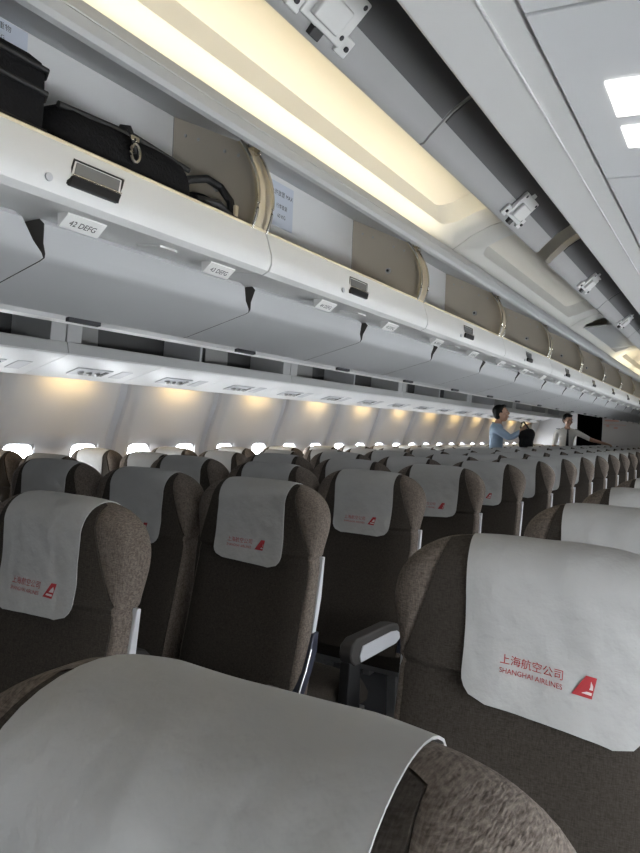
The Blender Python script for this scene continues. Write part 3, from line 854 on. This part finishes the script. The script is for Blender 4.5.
MB().tube([(.135, -.06, .12), (.165, -.05, .13), (.165, .05, .13), (.135, .06, .12)], .009, 8).build('handle', 'strap', t, smooth=True)
t = empty('duffel_bag', (.565, 1.15, SZ), label='black duffel bag with metal clip in the open bin beside the suitcase', cat='bag')
o = soft_box(.26, .44, .195, .07, 8, .012).build('bag_body', 'bag', t, smooth=True)
MB().tube([(.105, -.20, .175), (.108, 0, .185), (.105, .20, .17)], .007, 8).build('zip_band', 'strap', t, smooth=True)
c = MB().tube([(.110, -.035, .19), (.134, -.032, .185), (.142, -.025, .16), (.140, -.02, .13)], .006, 8).build('strap_end', 'strap', t, smooth=True)
ring = [(.144, -.02+.013*math.cos(a), .130+.020*math.sin(a)) for a in [2*PI*k/14 for k in range(15)]]
MB().tube(ring, .004, 8).build('metal_clip', 'chrome', c, smooth=True)
MB().box((.134, -.036, .155), (.147, -.010, .168)).build('buckle', 'chrome', c, bevel=.003)
t = empty('backpack', (.595, 1.43, SZ), label='small black backpack with loose straps at the far end of the bag-filled bin', cat='bag')
soft_box(.22, .17, .135, .055, 21, .014).build('bag_body', 'bag', t, smooth=True)
MB().tube([(.02, -.09, .115), (.04, -.04, .165), (.05, .02, .185), (.06, .065, .175), (.08, .085, .14), (.10, .085, .07), (.11, .075, .03)], .011, 8).build('strap', 'strap', t, smooth=True)
MB().tube([(.085, -.06, .10), (.105, .0, .105), (.112, .05, .08)], .013, 8).build('side_strap', 'strap', t, smooth=True)
MB().box((.098, .078, .095), (.106, .092, .125)).build('brass_tab', 'glint_tab', t, bevel=.001)

# ------------------------------------------------------------------ people
def person(name, loc, rz, label, joints, bones, shirt, sleeve, head, hair, extras=None):
    """joints: name -> (pos, radius); skin grown over bones, fused with head and fingers by a remesh into one body"""
    t = empty(name, loc, rz, label=label, cat='person')
    nm = list(joints); me = bpy.data.meshes.new('sk'); me.from_pydata([joints[k][0] for k in nm], [(nm.index(a), nm.index(b_)) for a, b_ in bones], [])
    so = bpy.data.objects.new('sk', me); COL.objects.link(so)
    sk = so.modifiers.new('skin', 'SKIN'); sk.use_smooth_shade = True
    for i, k in enumerate(nm):
        rr = joints[k][1]; me.skin_vertices[0].data[i].radius = rr if isinstance(rr, tuple) else (rr, rr)
        me.skin_vertices[0].data[i].use_root = (k == 'pelvis')
    sb = so.modifiers.new('sub', 'SUBSURF'); sb.levels = 2
    bpy.context.view_layer.update(); dg = bpy.context.evaluated_depsgraph_get()
    ev = so.evaluated_get(dg).to_mesh()
    mb = MB(); mb.add([tuple(q.co) for q in ev.vertices], [tuple(p.vertices) for p in ev.polygons])
    so.evaluated_get(dg).to_mesh_clear(); bpy.data.objects.remove(so)
    # head
    hp, hm = Vector(head[0]), Matrix.Rotation(head[1], 3, 'Z') @ Matrix.Rotation(head[2], 3, 'X')   # face looks along local +y
    E = lambda c, r_: mb.ellipsoid(hp+hm @ Vector(c), r_, mtx=hm, nu=20, nv=14)
    E((0, -.006, .028), (.077, .098, .098)); E((0, .022, -.045), (.058, .066, .074)); E((0, .044, -.085), (.030, .030, .026))
    E((0, .094, -.012), (.013, .022, .026)); E((0, .106, -.024), (.015, .014, .012)); E((0, .082, .030), (.050, .018, .014)); E((0, .083, -.060), (.026, .012, .010))
    for s in (-1, 1): E((s*.078, -.004, -.012), (.010, .020, .032)); E((s*.042, .062, -.030), (.024, .022, .024))
    tmp = mb.build('tmp', 'skin')
    rm = tmp.modifiers.new('rm', 'REMESH'); rm.mode = 'VOXEL'; rm.voxel_size = .0085; rm.use_smooth_shade = True
    sm = tmp.modifiers.new('sm', 'SMOOTH'); sm.iterations = 2; sm.factor = .4
    bpy.context.view_layer.update(); dg = bpy.context.evaluated_depsgraph_get()
    bme = bpy.data.meshes.new_from_object(tmp.evaluated_get(dg)); bpy.data.objects.remove(tmp)
    body = bpy.data.objects.new('body', bme); COL.objects.link(body); body.parent = t
    bme.materials.clear()
    for k in ('skin', shirt, 'trouser'): bme.materials.append(M[k])
    for p in bme.polygons:
        p.use_smooth = True; c_ = p.center
        p.material_index = sleeve(c_)
    # hair, eyes
    mh = MB()
    for (c_, r_) in hair: mh.ellipsoid(hp+hm @ Vector(c_), r_, mtx=hm, nu=20, nv=14)
    ho = mh.build('tmp', 'hair'); rm = ho.modifiers.new('rm', 'REMESH'); rm.mode = 'VOXEL'; rm.voxel_size = .009
    bpy.context.view_layer.update(); hme = bpy.data.meshes.new_from_object(ho.evaluated_get(bpy.context.evaluated_depsgraph_get())); bpy.data.objects.remove(ho)
    for p in hme.polygons: p.use_smooth = True
    ho = bpy.data.objects.new('hair', hme); COL.objects.link(ho); ho.parent = t
    for s in (-1, 1):
        MB().ellipsoid(hp+hm @ Vector((s*.031, .083, .004)), (.011, .006, .006), mtx=hm, nu=10, nv=6).build('eye', 'ink', t, smooth=True)
        MB().ellipsoid(hp+hm @ Vector((s*.033, .090, .026)), (.020, .006, .004), mtx=hm, nu=10, nv=6).build('eyebrow', 'hair', t, smooth=True)
    MB().ellipsoid(hp+hm @ Vector((0, .094, -.060)), (.022, .005, .006), mtx=hm, nu=10, nv=6).build('mouth', mat('lips', (.30, .12, .10), .5), t, smooth=True)
    return t, hp, hm
HAIR = [((0, -.022, .050), (.084, .098, .088)), ((0, -.055, .0), (.078, .060, .075)), ((0, .048, .098), (.060, .045, .028)), ((.066, -.02, .02), (.018, .05, .04)), ((-.066, -.02, .02), (.018, .05, .04))]
def hand(j, b_, name, wrist, d, side, palm_n, curl=.35, sc=1.):
    """five finger chains rooted in the palm; d = pointing direction, side = towards the thumb"""
    d = Vector(d).normalized(); side = (Vector(side)-d*Vector(side).dot(d)).normalized(); pn = Vector(palm_n).normalized()
    w = Vector(wrist); pc = w+d*.050*sc
    j[name+'palm'] = (tuple(pc), (.036*sc, .020*sc)); b_.append((name+'wr', name+'palm'))
    for k, ln in enumerate((.068, .076, .070, .054)):
        base = pc+d*.035*sc+side*(.027-.018*k)*sc
        p1 = base+(d+pn*curl)*ln*.5*sc; p2 = p1+(d*(1-curl)+pn*curl*1.6).normalized()*ln*.5*sc
        j['%sf%da' % (name, k)] = (tuple(base), .0105*sc); j['%sf%db' % (name, k)] = (tuple(p1), .0095*sc); j['%sf%dc' % (name, k)] = (tuple(p2), .008*sc)
        b_ += [(name+'palm', '%sf%da' % (name, k)), ('%sf%da' % (name, k), '%sf%db' % (name, k)), ('%sf%db' % (name, k), '%sf%dc' % (name, k))]
    t1 = w+d*.03*sc+side*.036*sc+pn*.01; t2 = t1+(d*.7+side*.6+pn*.3).normalized()*.045*sc
    j[name+'t1'] = (tuple(t1), .012*sc); j[name+'t2'] = (tuple(t2), .010*sc); b_ += [(name+'palm', name+'t1'), (name+'t1', name+'t2')]

# man in the light blue shirt: turned to the right of the photo, lifting a black bag with both hands
def legs(j, b_):
    for s, n in ((-1, 'L'), (1, 'R')):
        j[n+'hip'] = ((s*.095, 0, .90), .095); j[n+'knee'] = ((s*.10, .02, .50), .062); j[n+'ank'] = ((s*.10, -.02, .085), .042); j[n+'toe'] = ((s*.11, .14, .035), .034)
        b_ += [('pelvis', n+'hip'), (n+'hip', n+'knee'), (n+'knee', n+'ank'), (n+'ank', n+'toe')]
J = {'pelvis': ((0, 0, .96), (.15, .105)), 'waist': ((0, .0, 1.08), (.142, .10)), 'chest': ((0, .0, 1.25), (.165, .115)), 'upper': ((0, -.005, 1.37), (.15, .095)), 'neck': ((0, .012, 1.455), .054), 'nhead': ((0, .035, 1.53), .052)}
B = [('pelvis', 'waist'), ('waist', 'chest'), ('chest', 'upper'), ('upper', 'neck'), ('neck', 'nhead')]
legs(J, B)
for s, n in ((-1, 'L'), (1, 'R')):
    J[n+'sh'] = ((s*.185, .0, 1.375), .062); J[n+'el'] = ((s*.20, .20, 1.25), .047); J[n+'wr'] = ((s*.10, .375, 1.385), .030)
    B += [('upper', n+'sh'), (n+'sh', n+'el'), (n+'el', n+'wr')]
    hand(J, B, n, (s*.10, .375, 1.385), (-s*.25, .45, .75), (-s, 0, .2), (0, .6, -.5), .5)
def man_mat(c):
    if c.z < .97: return 2
    if c.z > 1.455 or (c.z > 1.425 and abs(c.x) < .05): return 0
    if c.y > .325: return 0
    return 1
man, hp, hm = person('person', (-1.10, 10.0, 0), -math.radians(78), 'person in light blue shirt lifting a black bag in the far left aisle', J, B, 'bshirt', man_mat, ((0, .055, 1.60), 0, math.radians(14)), HAIR)
MB().tube([(-.05, -.03, 1.452), (-.055, .03, 1.43), (0, .07, 1.405), (.055, .03, 1.43), (.05, -.03, 1.452), (0, -.06, 1.462), (-.05, -.03, 1.452)], .013, 8).build('collar', 'bshirt', man, smooth=True)
# the bag he holds
t = empty('shoulder_bag', (-.665, 9.98, 1.13), label='black bag held up by the person in light blue shirt', cat='bag')
soft_box(.21, .16, .26, .065, 31, .03).build('bag_body', 'bag', t, smooth=True)
MB().tube([(-.075, 0, .22), (-.085, .0, .29), (-.075, 0, .345), (-.045, 0, .36), (.005, 0, .30), (.06, 0, .22)], .012, 8).build('strap', 'strap', t, smooth=True)
fp = soft_box(.13, .10, .12, .04, 12, .014).build('front_pocket', 'bag', t, smooth=True); fp.location = (.02, -.05, .02)

# crew member in white shirt and black tie, leaning one arm out to the photo's right
J = {'pelvis': ((0, 0, .97), (.15, .105)), 'waist': ((0, .0, 1.09), (.14, .10)), 'chest': ((0, .0, 1.27), (.168, .115)), 'upper': ((0, -.005, 1.39), (.15, .095)), 'neck': ((0, .010, 1.475), .054), 'nhead': ((0, .025, 1.55), .052)}
B = [('pelvis', 'waist'), ('waist', 'chest'), ('chest', 'upper'), ('upper', 'neck'), ('neck', 'nhead')]
legs(J, B)
J['Rsh'] = ((-.19, .0, 1.39), .062); J['Rel'] = ((-.235, .04, 1.11), .046); J['Rwr'] = ((-.20, .22, 1.0), .029)
J['Lsh'] = ((.19, .0, 1.39), .062); J['Lel'] = ((.42, .10, 1.27), .044); J['Lwr'] = ((.66, .16, 1.205), .029)
B += [('upper', 'Rsh'), ('Rsh', 'Rel'), ('Rel', 'Rwr'), ('upper', 'Lsh'), ('Lsh', 'Lel'), ('Lel', 'Lwr')]
hand(J, B, 'L', (.66, .16, 1.205), (.95, .2, -.15), (0, 1, .3), (0, .2, -1), .35)
hand(J, B, 'R', (-.20, .22, 1.0), (.2, .95, -.2), (1, 0, .3), (0, .2, -1), .35)
def pil_mat(c):
    if c.z < .98: return 2
    if c.z > 1.475 or (c.z > 1.445 and abs(c.x) < .045): return 0
    if c.x > .40 or (c.z < 1.13 and abs(c.x) > .155 and (c.y > .03 or c.x < -.19)): return 0
    return 1
crew, hp, hm = person('person', (-.96, 14.15, 0), math.radians(180+18), 'person in white shirt and black tie reaching over the seats far ahead', {k: ((-p[0][0], p[0][1], p[0][2]), p[1]) for k, p in J.items()}, B, 'wshirt',
                      lambda c: pil_mat(Vector((-c.x, c.y, c.z))), ((0, .04, 1.625), math.radians(28), math.radians(-8)), HAIR)
crew.scale = (1.0, 1.0, .995)
MB().prism([(-.022, 1.452), (.022, 1.452), (.014, 1.425), (.030, 1.08), (0, 1.04), (-.030, 1.08), (-.014, 1.425)], .105, .124).build('necktie', 'black', crew, bevel=.003)
MB().tube([(-.05, -.03, 1.472), (-.055, .03, 1.455), (0, .075, 1.43), (.055, .03, 1.455), (.05, -.03, 1.472), (0, -.06, 1.48), (-.05, -.03, 1.472)], .012, 8).build('collar', 'wshirt', crew, smooth=True)
for s in (-1, 1): MB().box((s*.17-.04, -.03, 1.446), (s*.17+.03, .03, 1.458)).build('epaulette', 'ink', crew, bevel=.003)

# ------------------------------------------------------------------ light
w = bpy.data.worlds.new('world'); S.world = w; w.use_nodes = True
bg = w.node_tree.nodes['Background']; bg.inputs['Color'].default_value = (.90, .95, 1., 1); bg.inputs['Strength'].default_value = .15
S.view_settings.view_transform = 'Standard'; S.view_settings.look = 'None'; S.view_settings.gamma = 1; S.view_settings.use_curve_mapping = False
S.view_settings.exposure = .15
S.cycles.use_denoising = True
S.cycles.max_bounces = 8; S.cycles.diffuse_bounces = 5; S.cycles.use_light_tree = True; S.cycles.sample_clamp_indirect = 6
